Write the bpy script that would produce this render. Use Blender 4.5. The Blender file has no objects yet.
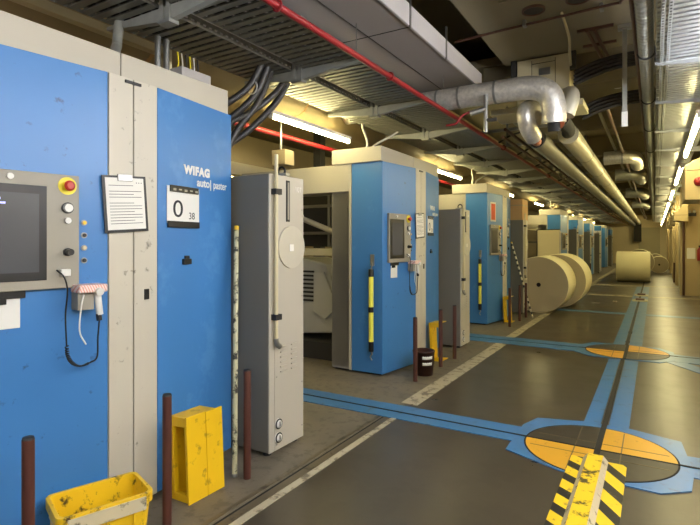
import bpy, math, random
from mathutils import Vector, Matrix
random.seed(7)
C = bpy.context.scene.collection
PI = math.pi

# ------------------------------------------------------------------ materials
def lin(c):
    return tuple(((v/255)/12.92 if v/255 <= .04045 else ((v/255+.055)/1.055)**2.4) for v in c)
def mat(name, rgb, rough=.5, metal=0., var=.12, scale=2.5, dirt=0., dirt_col=(30,26,22), dscale=9., bump=0., bscale=60., stretch=None, thr=.6):
    m = bpy.data.materials.new(name); m.use_nodes = True
    nt = m.node_tree; N = nt.nodes; L = nt.links
    b = N['Principled BSDF']
    tc = N.new('ShaderNodeTexCoord'); src = tc.outputs['Object']
    if stretch:
        mp = N.new('ShaderNodeMapping'); mp.inputs['Scale'].default_value = stretch
        L.new(src, mp.inputs[0]); src = mp.outputs[0]
    n = N.new('ShaderNodeTexNoise'); n.inputs['Scale'].default_value = scale; n.inputs['Detail'].default_value = 6
    L.new(src, n.inputs['Vector'])
    c = lin(rgb)
    mx = N.new('ShaderNodeMix'); mx.data_type = 'RGBA'
    mx.inputs[6].default_value = tuple(max(0, v*(1-var)) for v in c)+(1,)
    mx.inputs[7].default_value = tuple(min(1, v*(1+var)) for v in c)+(1,)
    L.new(n.outputs[0], mx.inputs[0]); out = mx.outputs[2]
    if dirt > 0:
        n2 = N.new('ShaderNodeTexNoise'); n2.inputs['Scale'].default_value = dscale; n2.inputs['Detail'].default_value = 8; n2.inputs['Roughness'].default_value = .65
        L.new(src, n2.inputs['Vector'])
        r = N.new('ShaderNodeMapRange'); r.inputs[1].default_value = thr; r.inputs[2].default_value = thr+.09
        r.inputs[4].default_value = dirt
        L.new(n2.outputs[0], r.inputs[0])
        m2 = N.new('ShaderNodeMix'); m2.data_type = 'RGBA'; L.new(r.outputs[0], m2.inputs[0]); L.new(out, m2.inputs[6])
        m2.inputs[7].default_value = lin(dirt_col)+(1,); out = m2.outputs[2]
    L.new(out, b.inputs['Base Color'])
    rr = N.new('ShaderNodeMapRange'); rr.inputs[3].default_value = max(.02, rough-.08); rr.inputs[4].default_value = min(1, rough+.1)
    L.new(n.outputs[0], rr.inputs[0]); L.new(rr.outputs[0], b.inputs['Roughness'])
    b.inputs['Metallic'].default_value = metal
    if bump > 0:
        n3 = N.new('ShaderNodeTexNoise'); n3.inputs['Scale'].default_value = bscale; n3.inputs['Detail'].default_value = 4; L.new(src, n3.inputs['Vector'])
        bp = N.new('ShaderNodeBump'); bp.inputs['Strength'].default_value = bump; bp.inputs['Distance'].default_value = .01
        L.new(n3.outputs[0], bp.inputs['Height']); L.new(bp.outputs[0], b.inputs['Normal'])
    return m
def emis(name, rgb, strength):
    m = bpy.data.materials.new(name); m.use_nodes = True
    b = m.node_tree.nodes['Principled BSDF']
    b.inputs['Base Color'].default_value = (.8,.8,.8,1)
    b.inputs['Emission Color'].default_value = lin(rgb)+(1,); b.inputs['Emission Strength'].default_value = strength
    return m
M = dict(
 blue = mat('blue_paint', (58,116,176), .36, var=.10, scale=1.6, dirt=.28, dirt_col=(96,150,200), dscale=3., thr=.56),
 blue_dirty = mat('blue_paint_scuffed', (58,116,176), .36, var=.10, scale=1.6, dirt=.7, dirt_col=(30,48,66), dscale=12., thr=.625),
 grey = mat('grey_paint', (158,154,150), .5, var=.05),
 post = mat('warm_grey_paint', (142,137,124), .5, var=.05),
 beige = mat('beige_paint', (186,180,164), .45, var=.06, dirt=.7, dirt_col=(60,54,46), dscale=14., thr=.625),
 cap = mat('stone_paint', (176,170,154), .5, var=.05),
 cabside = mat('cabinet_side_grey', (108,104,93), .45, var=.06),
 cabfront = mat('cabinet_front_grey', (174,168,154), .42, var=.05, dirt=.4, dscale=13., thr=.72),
 dark = mat('dark_rubber', (24,24,25), .55),
 black = mat('black_plastic', (14,14,15), .4),
 inner = mat('dark_interior', (44,42,38), .7),
 screen = mat('dull_screen', (74,76,80), .22, var=.08),
 white = mat('white_plastic', (214,212,205), .4, var=.04),
 paper = mat('white_paper', (222,220,212), .8, var=.03),
 ink = mat('printed_ink', (40,40,42), .8),
 red = mat('red_paint', (132,22,28), .42, var=.1),
 redplastic = mat('red_plastic', (170,42,28), .35),
 orange = mat('orange_print', (205,88,48), .7),
 yellow = mat('yellow_paint', (226,182,18), .45, var=.10, scale=5, dirt=.6, dirt_col=(110,84,26), dscale=11., thr=.575),
 crate = mat('yellow_plastic_grimy', (226,184,24), .42, var=.12, scale=6, dirt=.95, dirt_col=(40,30,20), dscale=15., thr=.565),
 scuff = mat('worn_white_tape', (196,184,150), .6, dirt=.8, dscale=14., thr=.55),
 yellowtube = mat('pale_yellow_enamel', (236,228,84), .4),
 yellowflat = mat('yellow_enamel', (222,202,40), .4),
 brown = mat('brown_red_paint', (74,38,29), .5, var=.15, scale=8),
 bucket = mat('brown_plastic', (52,24,18), .4),
 steel = mat('dull_steel', (150,150,146), .35, .85, var=.12, scale=9),
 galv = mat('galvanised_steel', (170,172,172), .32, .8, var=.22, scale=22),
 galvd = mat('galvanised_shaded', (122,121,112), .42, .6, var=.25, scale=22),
 galv2 = mat('galvanised_dull', (150,150,142), .45, .55, var=.2, scale=18),
 foil = mat('crinkled_foil', (196,192,182), .36, .55, var=.4, scale=34, bump=1., bscale=14.),
 clad = mat('pipe_cladding', (186,180,160), .42, .3, var=.12, scale=6),
 clad_dark = mat('pipe_cladding_grey', (120,116,104), .5, .2, var=.12, scale=6),
 insul = mat('black_foam', (22,21,20), .8),
 copper = mat('copper_pipe', (176,100,66), .35, .6),
 rust = mat('red_brown_pipe', (80,50,38), .5, var=.2, scale=10),
 duct = mat('grey_duct_board', (158,152,150), .65, var=.06, scale=3, bump=.15, bscale=220.),
 duct_side = mat('white_duct_edge', (206,202,204), .6, var=.05),
 concrete = mat('brown_concrete', (132,124,102), .8, var=.12, scale=2., bump=.2, bscale=40.),
 wallp = mat('tan_wall_paint', (178,160,120), .6, var=.06, scale=1.2),
 wallfar = mat('cream_wall_paint', (236,220,180), .6, var=.05),
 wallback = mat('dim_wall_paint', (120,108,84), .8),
 cream = mat('cream_paint', (198,188,152), .5, var=.06),
 tan = mat('tan_board', (190,152,100), .65, var=.08),
 brownduct = mat('beige_brown_paint', (164,148,112), .55, var=.08, scale=3.),
 cable = mat('dark_cable', (40,38,36), .45),
 wcable = mat('pale_cable', (190,186,176), .5),
 aisle = mat('aisle_floor_coating', (70,63,50), .30, var=.42, scale=2.0, dirt=.3, dirt_col=(50,43,33), dscale=4., thr=.50),
 apron = mat('apron_concrete', (106,98,82), .5, var=.5, scale=3.4, dirt=.45, dirt_col=(58,50,38), dscale=11., bump=.15, bscale=50., thr=.52),
 paint_blue = mat('blue_floor_paint', (62,112,158), .32, var=.18, scale=5., dirt=.5, dirt_col=(64,68,70), dscale=8., thr=.56),
 paint_white = mat('worn_white_line', (172,163,138), .5, var=.2, scale=6., dirt=.85, dirt_col=(84,76,60), dscale=9., thr=.52),
 rail = mat('worn_rail_steel', (108,98,78), .4, .5, var=.3, scale=9., dirt=.7, dirt_col=(50,42,32), dscale=6., thr=.55),
 slot = mat('slot_black', (12,11,10), .7),
 disc_y = mat('turntable_yellow', (208,154,40), .4, var=.12, scale=6., dirt=.55, dirt_col=(90,66,30), dscale=14., thr=.60),
 disc_k = mat('turntable_black', (50,44,36), .4, var=.2, scale=6.),
 reel_side = mat('reel_wrapper', (232,224,182), .6, var=.05),
 reel_face = mat('reel_end_paper', (170,158,130), .75, var=.05, scale=3.),
 core = mat('reel_core_dark', (36,24,18), .8),
 plate = mat('brushed_plate', (186,182,168), .42, .25, var=.10, scale=5),
 motor = mat('machine_casting', (190,188,178), .45, var=.08),
 pole_paint = mat('chipped_pole', (190,186,150), .5, var=.2, scale=9., dirt=1., dirt_col=(40,38,30), dscale=16., thr=.5),
)
LAMP_COOL = emis('tube_glow_cool', (243,246,255), 95.)
LAMP_WARM = emis('tube_glow_warm', (250,234,168), 90.)
SCREEN_BLUE = emis('screen_text_blue', (70,80,255), .9)
def stripes(name, a, b, freq, direction):
    m = bpy.data.materials.new(name); m.use_nodes = True; nt = m.node_tree; N = nt.nodes; L = nt.links
    bs = N['Principled BSDF']; tc = N.new('ShaderNodeTexCoord')
    d = N.new('ShaderNodeVectorMath'); d.operation = 'DOT_PRODUCT'; d.inputs[1].default_value = direction
    L.new(tc.outputs['Object'], d.inputs[0])
    mu = N.new('ShaderNodeMath'); mu.operation = 'MULTIPLY'; mu.inputs[1].default_value = freq; L.new(d.outputs['Value'], mu.inputs[0])
    fr = N.new('ShaderNodeMath'); fr.operation = 'FRACT'; L.new(mu.outputs[0], fr.inputs[0])
    gt = N.new('ShaderNodeMath'); gt.operation = 'GREATER_THAN'; gt.inputs[1].default_value = .55; L.new(fr.outputs[0], gt.inputs[0])
    nz = N.new('ShaderNodeTexNoise'); nz.inputs['Scale'].default_value = 18; nz.inputs['Detail'].default_value = 6; L.new(tc.outputs['Object'], nz.inputs['Vector'])
    mx = N.new('ShaderNodeMix'); mx.data_type = 'RGBA'; L.new(gt.outputs[0], mx.inputs[0])
    mx.inputs[6].default_value = lin(a)+(1,); mx.inputs[7].default_value = lin(b)+(1,)
    rg = N.new('ShaderNodeMapRange'); rg.inputs[1].default_value = .6; rg.inputs[2].default_value = .68; rg.inputs[4].default_value = .6; L.new(nz.outputs[0], rg.inputs[0])
    m2 = N.new('ShaderNodeMix'); m2.data_type = 'RGBA'; L.new(rg.outputs[0], m2.inputs[0]); L.new(mx.outputs[2], m2.inputs[6]); m2.inputs[7].default_value = lin((92,78,50))+(1,)
    L.new(m2.outputs[2], bs.inputs['Base Color']); bs.inputs['Roughness'].default_value = .45
    return m
M['haz_a'] = stripes('hazard_left', (236,194,30), (28,26,24), 4.6, (.7,1,0))
M['haz_b'] = stripes('hazard_right', (236,194,30), (28,26,24), 3.6, (1.5,1,0))
M['haz_c'] = mat('hazard_ridge_yellow', (236,194,30), .45, var=.08, scale=6, dirt=.95, dirt_col=(30,26,20), dscale=12., thr=.53)
M['checker'] = stripes('checked_tape', (226,206,196), (214,150,132), 75., (1,.3,.45))
M['holes'] = stripes('punched_holes', (20,20,20), (150,152,152), 22., (0,1,0))
M['pole'] = stripes('striped_pole', (208,200,170), (36,36,30), 9., (0,0,1))

# ------------------------------------------------------------------ mesh builder
class MB:
    def __init__(s): s.v = []; s.f = []; s.sm = []
    def add(s, vs, fs, smooth=False):
        o = len(s.v); s.v += [tuple(v) for v in vs]
        for f in fs: s.f.append([i+o for i in f]); s.sm.append(smooth)
        return s
    def box(s, x0, x1, y0, y1, z0, z1, rz=0, piv=None):
        vs = [(x,y,z) for z in (z0,z1) for x,y in ((x0,y0),(x1,y0),(x1,y1),(x0,y1))]
        if rz:
            p = Vector(piv or ((x0+x1)/2,(y0+y1)/2,0)); R = Matrix.Rotation(rz,3,'Z')
            vs = [tuple(R@(Vector(v)-p)+p) for v in vs]
        return s.add(vs, [(3,2,1,0),(4,5,6,7),(0,1,5,4),(1,2,6,5),(2,3,7,6),(3,0,4,7)])
    def prism(s, poly, z0, z1):
        n = len(poly)
        a = sum(poly[i][0]*poly[(i+1)%n][1]-poly[(i+1)%n][0]*poly[i][1] for i in range(n))
        if a < 0: poly = poly[::-1]
        vs = [(x,y,z0) for x,y in poly]+[(x,y,z1) for x,y in poly]
        return s.add(vs, [tuple(range(n))[::-1], tuple(range(n,2*n))]+[(i,(i+1)%n,(i+1)%n+n,i+n) for i in range(n)])
    def prism_ax(s, poly, a0, a1, axis):   # poly extruded along 'x' (poly in y,z) or 'y' (poly in x,z)
        n = len(poly)
        if axis == 'x': vs = [(a0,p,q) for p,q in poly]+[(a1,p,q) for p,q in poly]
        else: vs = [(p,a0,q) for p,q in poly]+[(p,a1,q) for p,q in poly]
        return s.add(vs, [tuple(range(n))[::-1], tuple(range(n,2*n))]+[(i,(i+1)%n,(i+1)%n+n,i+n) for i in range(n)])
    def slab(s, p, q, z0, z1, t, back=0.):   # upright slab from plan point p to q, outward to the right of p->q
        d = Vector((q[0]-p[0], q[1]-p[1])).normalized(); n = Vector((d.y,-d.x))
        P = Vector(p); Q = Vector(q)
        return s.prism([tuple(P-n*back), tuple(Q-n*back), tuple(Q+n*t), tuple(P+n*t)], z0, z1)
    def cyl(s, a, b, r, r2=None, n=16, caps=True):
        a = Vector(a); b = Vector(b); r2 = r if r2 is None else r2
        d = (b-a).normalized(); u = d.orthogonal().normalized(); w = d.cross(u)
        vs = []
        for c, rr in ((a,r),(b,r2)):
            for i in range(n):
                t = 2*PI*i/n; vs.append(c+(u*math.cos(t)+w*math.sin(t))*rr)
        s.add(vs, [(i,(i+1)%n,(i+1)%n+n,i+n) for i in range(n)], True)
        if caps: s.add(vs, [tuple(range(n))[::-1], tuple(range(n,2*n))])
        return s
    def tube(s, pts, r, n=10, sub=6):
        P = [Vector(p) for p in pts]
        if len(P) > 2 and sub > 1:   # catmull-rom
            Q = []; E = [P[0]*2-P[1]]+P+[P[-1]*2-P[-2]]
            for i in range(1, len(E)-2):
                for k in range(sub):
                    t = k/sub; a,b,c,d = E[i-1],E[i],E[i+1],E[i+2]
                    Q.append(.5*((2*b)+(c-a)*t+(2*a-5*b+4*c-d)*t*t+(3*b-a-3*c+d)*t**3))
            Q.append(P[-1]); P = Q
        vs = []; u = None
        for i, p in enumerate(P):
            d = (P[min(i+1,len(P)-1)]-P[max(i-1,0)]).normalized()
            u = d.orthogonal().normalized() if u is None else (u-d*u.dot(d)).normalized()
            w = d.cross(u)
            for k in range(n):
                t = 2*PI*k/n; vs.append(p+(u*math.cos(t)+w*math.sin(t))*r)
        fs = [(i*n+k,i*n+(k+1)%n,(i+1)*n+(k+1)%n,(i+1)*n+k) for i in range(len(P)-1) for k in range(n)]
        s.add(vs, fs, True); m = (len(P)-1)*n
        s.add(vs[:n]+vs[-n:], [tuple(range(n))[::-1], tuple(range(n,2*n))])
        return s
    def lathe(s, prof, c, axis='z', n=32):  # prof: (r, h)
        vs = []
        for r, h in prof:
            for i in range(n):
                t = 2*PI*i/n; a, b = r*math.cos(t), r*math.sin(t)
                vs.append({'z':(c[0]+a,c[1]+b,c[2]+h),'x':(c[0]+h,c[1]+a,c[2]+b),'y':(c[0]+b,c[1]+h,c[2]+a)}[axis])
        return s.add(vs, [(j*n+i,j*n+(i+1)%n,(j+1)*n+(i+1)%n,(j+1)*n+i) for j in range(len(prof)-1) for i in range(n)], True)
    def torus(s, c, R, r, axis='x', n=20, m=8):
        prof = [(R+r*math.cos(2*PI*k/m), r*math.sin(2*PI*k/m)) for k in range(m+1)]
        return s.lathe(prof, c, axis, n)
    def build(s, name, m, parent=None, bevel=0., loc=None, seg=2):
        me = bpy.data.meshes.new(name); me.from_pydata(s.v, [], s.f)
        me.polygons.foreach_set('use_smooth', s.sm); me.update()
        me.materials.append(M[m] if isinstance(m, str) else m)
        o = bpy.data.objects.new(name, me); C.objects.link(o)
        if parent: o.parent = parent
        if loc: o.location = loc
        if bevel:
            b = o.modifiers.new('bevel', 'BEVEL'); b.width = bevel; b.segments = seg; b.limit_method = 'ANGLE'; b.angle_limit = .7
        return o
def tag(o, label, cat, group=None):
    o['label'] = label; o['category'] = cat
    if group: o['group'] = group
    return o
def struct(o): o['kind'] = 'structure'; return o
def thing(name, label, cat, loc=(0,0,0), rz=0, group=None):
    o = bpy.data.objects.new(name, None); C.objects.link(o); o.location = loc; o.rotation_euler = (0,0,rz); o.empty_display_size = .1
    return tag(o, label, cat, group)
KIDS = {}
def dup(o, loc=None, label=None, parent=None, skip=()):
    c = o.copy(); C.objects.link(c)
    if parent: c.parent = parent
    if loc is not None: c.location = loc
    if label: c['label'] = label
    for k in list(o.children):
        if k.name.split('.')[0] in skip: continue
        dup(k, parent=c, skip=skip)
    return c
def text(s, size, m, name, parent=None, mtx=None, ext=.001, sx=1., bold=0., sp=1.):
    cu = bpy.data.curves.new(name, 'FONT'); cu.body = s; cu.size = size; cu.extrude = ext; cu.offset = bold; cu.space_character = sp
    t = bpy.data.objects.new(name+'_src', cu); C.objects.link(t)
    bpy.context.view_layer.update()
    me = bpy.data.meshes.new_from_object(t.evaluated_get(bpy.context.evaluated_depsgraph_get()))
    bpy.data.objects.remove(t); bpy.data.curves.remove(cu)
    me.materials.clear(); me.materials.append(M[m]); me.name = name
    me.transform(Matrix.Diagonal((sx,1,1,1)))
    if mtx is not None: me.transform(mtx)
    o = bpy.data.objects.new(name, me); C.objects.link(o)
    if parent: o.parent = parent
    return o
def frame(p, d):   # matrix: text x along plan direction d, y up, z outward (right of d)
    d = Vector((d[0],d[1],0)).normalized(); n = Vector((d.y,-d.x,0)); z = Vector((0,0,1))
    return Matrix(((d.x,z.x,n.x,p[0]),(d.y,z.y,n.y,p[1]),(d.z,z.z,n.z,p[2]),(0,0,0,1)))

# ------------------------------------------------------------------ camera: level, lens shifted
cam = bpy.data.cameras.new('camera'); co = bpy.data.objects.new('camera', cam); C.objects.link(co)
PSI = math.atan(305/508)
co.location = (0,0,1.5); co.rotation_euler = (PI/2, 0, PSI)
cam.sensor_width = 36; cam.lens = 508*36/700; cam.shift_y = -(262.5-243)/700; cam.clip_start = .05
bpy.context.scene.camera = co

# ------------------------------------------------------------------ room shell
YF = 42.; YB = -4.
struct(MB().box(-1.99, 1.5, YB, YF, -.1, 0).build('floor_aisle', 'aisle'))
struct(MB().box(-9, -1.99, YB, YF, -.1, 0).build('floor_apron', 'apron'))
struct(MB().box(-9, 1.5, YF, YF+.2, 0, 4.3).build('wall_far', 'wallfar'))
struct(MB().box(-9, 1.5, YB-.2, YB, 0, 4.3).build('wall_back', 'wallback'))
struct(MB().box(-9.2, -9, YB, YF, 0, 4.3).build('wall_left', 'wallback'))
struct(MB().box(1.3, 1.5, YB, 17.4, 0, 4.3).build('wall_right', 'wallp'))
struct(MB().box(.72, 1.5, 17.4, YF, 0, 4.3).build('wall_right_far', 'wallp'))
struct(MB().box(-9, 1.5, YB, YF, 4.2, 4.3).build('ceiling', 'concrete'))
c = MB(); c.box(-1.53, 1.3, YB, 6.15, 3.6, 3.75)
struct(c.build('ceiling_panel', 'concrete', bevel=.01))
struct(MB().box(-9, 1.3, 6.45, YF, 3.75, 3.85).build('ceiling_slab', 'concrete'))
for y in (6.5, 9.2, 11.9, 14.6, 17.3, 20, 22.7, 25.4, 28.1, 30.8, 33.5, 36.2, 38.9):
    struct(MB().box(-1.9, 1.3, y, y+.35, 3.35, 3.75).build('ceiling_beam', 'concrete', bevel=.01))
c = MB(); c.box(-9, -2.9, YB, YF, 3.55, 3.7); struct(c.build('ceiling_left_slab', 'brownduct'))
c = MB()
for y in (17.42, 21.3, 25.2, 29.5, 34): c.box(.62, .74, y, y+.5, 0, 3.3)
struct(c.build('trim_1', 'wallp', bevel=.01))
struct(MB().box(.69, .72, 18.6, 20.6, 0, 2.2).build('door_1', 'cream'))
# far wall pale door
o = MB().box(-1.0, .3, YF-.06, YF, 0, 2.6).build('door_2', 'cream'); struct(o)

# ------------------------------------------------------------------ ceiling fittings
# round recessed outlets with backing plate
for (x,y),lb in (((-.93,4.73),'round dark ceiling outlet left of its twin, above the foil pipes'), ((-.56,4.70),'round dark ceiling outlet at the top edge, right of its twin')):
    t = thing('ceiling_outlet', lb, 'vent', (x,y,3.585), group='round ceiling outlets')
    MB().lathe([(.10,0),(.10,-.02),(.085,-.02),(.08,.0)], (0,0,0), n=28).build('rim', 'rust', t)
    MB().cyl((0,0,-.012),(0,0,-.004),.084,n=28).build('opening', 'black', t)
tag(MB().box(-1.17,-.15,4.45,4.98,3.585,3.6).build('ceiling_plate','concrete',bevel=.004), 'flat brown ceiling plate around the round outlets', 'plate')
t = thing('conduit', 'thin brown conduit crossing the ceiling plate towards the black gap', 'conduit', (0,0,0))
MB().tube([(-1.75,5.0,3.55),(-1.2,4.95,3.55),(-.35,4.9,3.55),(-.25,4.88,3.55),(-.2,4.6,3.55),(-.18,3.6,3.55)], .012, sub=4).build('pipe','rust',t)
for x in (-1.05,-.4): MB().box(x-.015,x+.015,4.9,4.97,3.53,3.585).build('clip','steel',t)
t = thing('conduit', 'short conduit dropping from the ceiling to the hanging ventilation box', 'conduit')
MB().tube([(-.72,4.9,3.57),(-.74,5.5,3.57),(-.76,5.7,3.5),(-.78,5.92,3.42)], .013, sub=4).build('pipe','cream',t)

# big flat duct with bright edge
t = thing('ceiling_duct', 'wide flat grey ventilation duct with a white edge under the ceiling', 'duct')
MB().box(-3.3,-1.76,-1.5,5.89,3.31,3.47).build('duct_body','duct',t,bevel=.006)
MB().box(-1.765,-1.74,-1.5,5.9,3.30,3.48).build('duct_edge','duct_side',t,bevel=.004)
m = MB()
m.box(-2.16,-2.155,-1.5,5.88,3.306,3.312)
for y in (.9,2.4,3.9): m.box(-3.3,-1.76,y,y+.006,3.306,3.312)
m.build('seam','inner',t)
for y in (3.25,3.85,4.7):
    MB().box(-1.745,-1.73,y,y+.02,3.28,3.60).build('strap','steel',t)
for x,y,lb in ((-2.08,4.2,'nearest'),(-1.95,6.2,'farthest')):
    pass
for k,(x,y) in enumerate(((-2.12,2.6),(-2.1,3.6),(-1.95,5.2))):
    tag(MB().cyl((x,y,2.93),(x,y,3.3),.004,n=6).build('threaded_rod','steel'), ('thin hanging rod under the grey duct, nearest of the three','thin hanging rod under the grey duct, middle of the three','thin hanging rod near the end of the grey duct')[k], 'rod', 'threaded rods under the duct')

# cross insulated foil pipes and elbows
t = thing('insulated_pipe', 'large foil wrapped pipe crossing overhead and bending down', 'pipe')
MB().tube([(-3.2,5.25,3.05),(-2.2,5.25,3.05),(-1.35,5.25,3.05),(-1.05,5.25,3.04),(-.90,5.26,2.97),(-.85,5.28,2.84),(-.85,5.3,2.68)], .115, n=24).build('foil_wrap','foil',t)
for x in (-2.02,-1.78,-1.4): MB().cyl((x-.012,5.25,3.05),(x+.012,5.25,3.05),.119,n=24).build('band','steel',t)
MB().tube([(-.85,5.3,2.69),(-.85,5.32,2.60)], .06).build('dark_collar','insul',t)
t = thing('insulated_pipe', 'shorter foil wrapped elbow pipe left of the large bend', 'pipe')
MB().tube([(-1.12,5.95,2.90),(-1.12,5.66,2.91),(-1.13,5.46,2.89),(-1.14,5.40,2.81),(-1.12,5.46,2.68),(-1.10,5.6,2.62)], .088, n=22).build('foil_wrap','foil',t)
MB().tube([(-1.10,5.58,2.63),(-1.10,5.72,2.60),(-1.12,5.9,2.62)], .05).build('copper_end','copper',t)
t = thing('heating_pipe', 'long pale clad pipe running away under the ceiling, right of two', 'pipe')
MB().tube([(-.98,7.2,2.93),(-.98,20,2.93),(-.98,41.9,2.93)], .13, n=22, sub=1).build('cladding','clad',t)
for y in range(9,41,2): MB().cyl((-.98,y,2.93),(-.98,y+.03,2.93),.133,n=22).build('joint_band','clad_dark',t)
MB().tube([(-.83,5.6,2.78),(-.86,6.3,2.82),(-.93,6.9,2.9),(-.97,7.1,2.93)], .075, n=16).build('insulation','insul',t)
MB().tube([(-.80,5.3,2.66),(-.81,5.45,2.72),(-.83,5.66,2.79)], .045, n=14).build('copper_pipe','copper',t)
MB().tube([(-.80,5.62,3.02),(-.72,5.5,3.0),(-.70,5.4,2.9),(-.74,5.36,2.75)], .07, n=16).build('white_elbow','clad',t)
t = thing('heating_pipe', 'long dull grey clad pipe running away under the ceiling, left of two', 'pipe')
MB().tube([(-1.28,6.7,2.82),(-1.28,20,2.82),(-1.28,41.9,2.82)], .115, n=22, sub=1).build('cladding','clad_dark',t)
MB().tube([(-1.12,5.85,2.62),(-1.2,6.3,2.72),(-1.27,6.75,2.81)], .075, n=16).build('insulation','insul',t)
tag(MB().box(-1.3,-.83,41.6,41.8,1.6,2.9).build('riser_duct','inner',bevel=.01), 'dark vertical riser on the far wall below the pipes', 'duct')
t = thing('valve', 'small valve with red handle hanging under the large foil pipe', 'valve')
MB().cyl((-1.47,5.12,3.0),(-1.47,5.12,2.62),.022,n=12).build('stem_pipe','steel',t)
MB().cyl((-1.47,5.12,2.86),(-1.62,5.08,2.82),.028,n=12).build('valve_body','steel',t)
MB().tube([(-1.62,5.08,2.84),(-1.70,5.06,2.80),(-1.76,5.05,2.73),(-1.86,5.04,2.72)],.012,n=8).build('handle','red',t)
MB().cyl((-1.47,5.12,2.74),(-1.36,5.12,2.74),.02,n=10).build('outlet','inner',t)

# hanging ventilation box
t = thing('ventilation_box', 'square cream ventilation box hanging above the foil pipes', 'box')
MB().box(-1.36,-.80,6.0,6.45,3.06,3.585).build('casing','cream',t,bevel=.006)
m = MB(); m.box(-1.20,-1.195,5.995,6.0,3.08,3.56); m.box(-.95,-.945,5.995,6.0,3.08,3.56); m.box(-1.20,-.95,5.995,6.0,3.52,3.525)
m.build('panel_joint','inner',t)
MB().box(-1.12,-1.0,5.98,6.0,3.38,3.46).build('lock_plate','steel',t,bevel=.004)
MB().box(-1.66,-.66,5.97,6.47,2.99,3.06).build('base_tray','cream',t,bevel=.006)
for x in (-1.40,-.77): MB().box(x-.03,x+.03,6.0,6.06,3.4,3.6).build('bracket','inner',t)
# dark cables crossing
for k,(z,y) in enumerate(((3.30,5.85),(3.10,6.6))):
    t = thing('cable_bundle', ('upper dark cable bundle crossing from the hanging box to the right duct','lower dark cable bundle crossing behind the hanging strap')[k], 'cable', group='dark cables crossing the ceiling')
    for j in range(4):
        MB().tube([(-.74,y+.01*j,z-.12+.045*j),(-.55,y+.01*j,z-.05+.045*j),(-.3,y+.01*j,z+.0+.04*j),(.1,y+.01*j,z+.0+.04*j)], .022, n=8).build('cable','cable',t)
t = thing('hanging_strap', 'grey hanging strap with pale lower end beside the dark cables', 'strap')
MB().box(-.27,-.23,5.55,5.58,2.74,3.6).build('strap','galv2',t)
MB().box(-.275,-.225,5.53,5.57,2.62,2.76).build('end_plate','white',t)
MB().box(-.31,-.19,5.52,5.6,3.56,3.6).build('top_plate','steel',t)
t = thing('rust_bracket','rusty brown double bar bracket under the ceiling','bracket')
for x in (-.55,-.49): MB().tube([(x,5.25,3.5),(x+.03,5.7,3.5),(x+.06,6.1,3.5)],.018,n=8,sub=1).build('bar','rust',t)
for y in (5.45,5.9): MB().box(-.66,-.34,y,y+.03,3.575,3.6).build('cross_bar','rust',t)

# other cross pipes down the ceiling
for k,(y,z,r,m_) in enumerate(((10.4,3.05,.12,'foil'),(13.5,3.1,.14,'galv2'),(18.5,3.1,.16,'galv2'),(24,3.1,.16,'galv2'))):
    t = thing('cross_duct', ('round foil duct crossing overhead beyond the hanging box','round grey duct crossing overhead, second beyond the hanging box','round grey duct crossing overhead, third beyond the hanging box','round grey duct crossing overhead nearest the far wall')[k], 'duct', group='round ducts crossing overhead')
    MB().tube([(-.80,y,z),(-.5,y,z),(-.36,y+.1,z),(-.3,y+.35,z),(-.3,y+1.2,z)], r, n=18).build('duct_shell',m_,t)
    mm = MB(); mm.cyl((-.52,y,z),(-.49,y,z),r+.008,n=18); mm.build('band','steel',t)
for k,y in enumerate((8.1,11.0,12.8,15.9,19.5,23.5)):
    t = thing('smoke_detector', 'round white ceiling detector, '+('nearest','second','third','fourth','fifth','farthest')[k]+' along the aisle ceiling', 'detector', (-.45,y,3.75), group='ceiling detectors')
    MB().lathe([(.0,-.06),(.045,-.06),(.06,-.03),(.075,-.005),(.075,0)], (0,0,0), n=20).build('detector_head','white',t)

# ------------------------------------------------------------------ cable trays
def slat_mb(x0,x1,y0,y1,z,pitch=.075,w=.046):
    m = MB(); y = y0
    while y < y1: m.box(x0,x1,y,y+w,z,z+.010); y += pitch
    return m
def make_tray(x0,x1,y0,y1,z,label,mt='galv'):
    t = thing('cable_tray', label, 'cable tray', group='overhead cable trays')
    m = slat_mb(x0,x1,y0,min(y1,16),z)
    if y1 > 16: m.box(x0,x1,16,y1,z,z+.004)
    for x in (x0,x1): m2 = None
    m.build('perforated_base',mt,t)
    m = MB()
    for x in (x0,x1):
        m.box(x-.003,x+.003,y0,y1,z,z+.018); m.box(x-.003,x+.003,y0,y1,z+.034,z+.06)
        y = y0
        while y < min(y1,16): m.box(x-.003,x+.003,y,y+.02,z+.018,z+.034); y += .05
    m.build('side_rail',mt,t)
    return t
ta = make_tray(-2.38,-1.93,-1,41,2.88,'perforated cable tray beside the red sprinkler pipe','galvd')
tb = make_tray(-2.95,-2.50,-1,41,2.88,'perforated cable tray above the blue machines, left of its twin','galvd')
tc_ = make_tray(.01,.52,-1.5,41,2.92,'bright perforated cable tray in the top right corner','galv')
m = MB(); y=-1.5
m.box(.05,.058,-1.5,41,2.912,2.92); m.box(.085,.093,-1.5,41,2.912,2.92)
m.box(.03,.055,-1.5,20,2.908,2.912); m.box(.07,.095,-1.5,20,2.908,2.912)
m.build('edge_strip','galv',tc_)
for x in (.036,.076): MB().box(x,x+.013,-1.5,20,2.9065,2.908).build('slot_row','holes',tc_)
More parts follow.
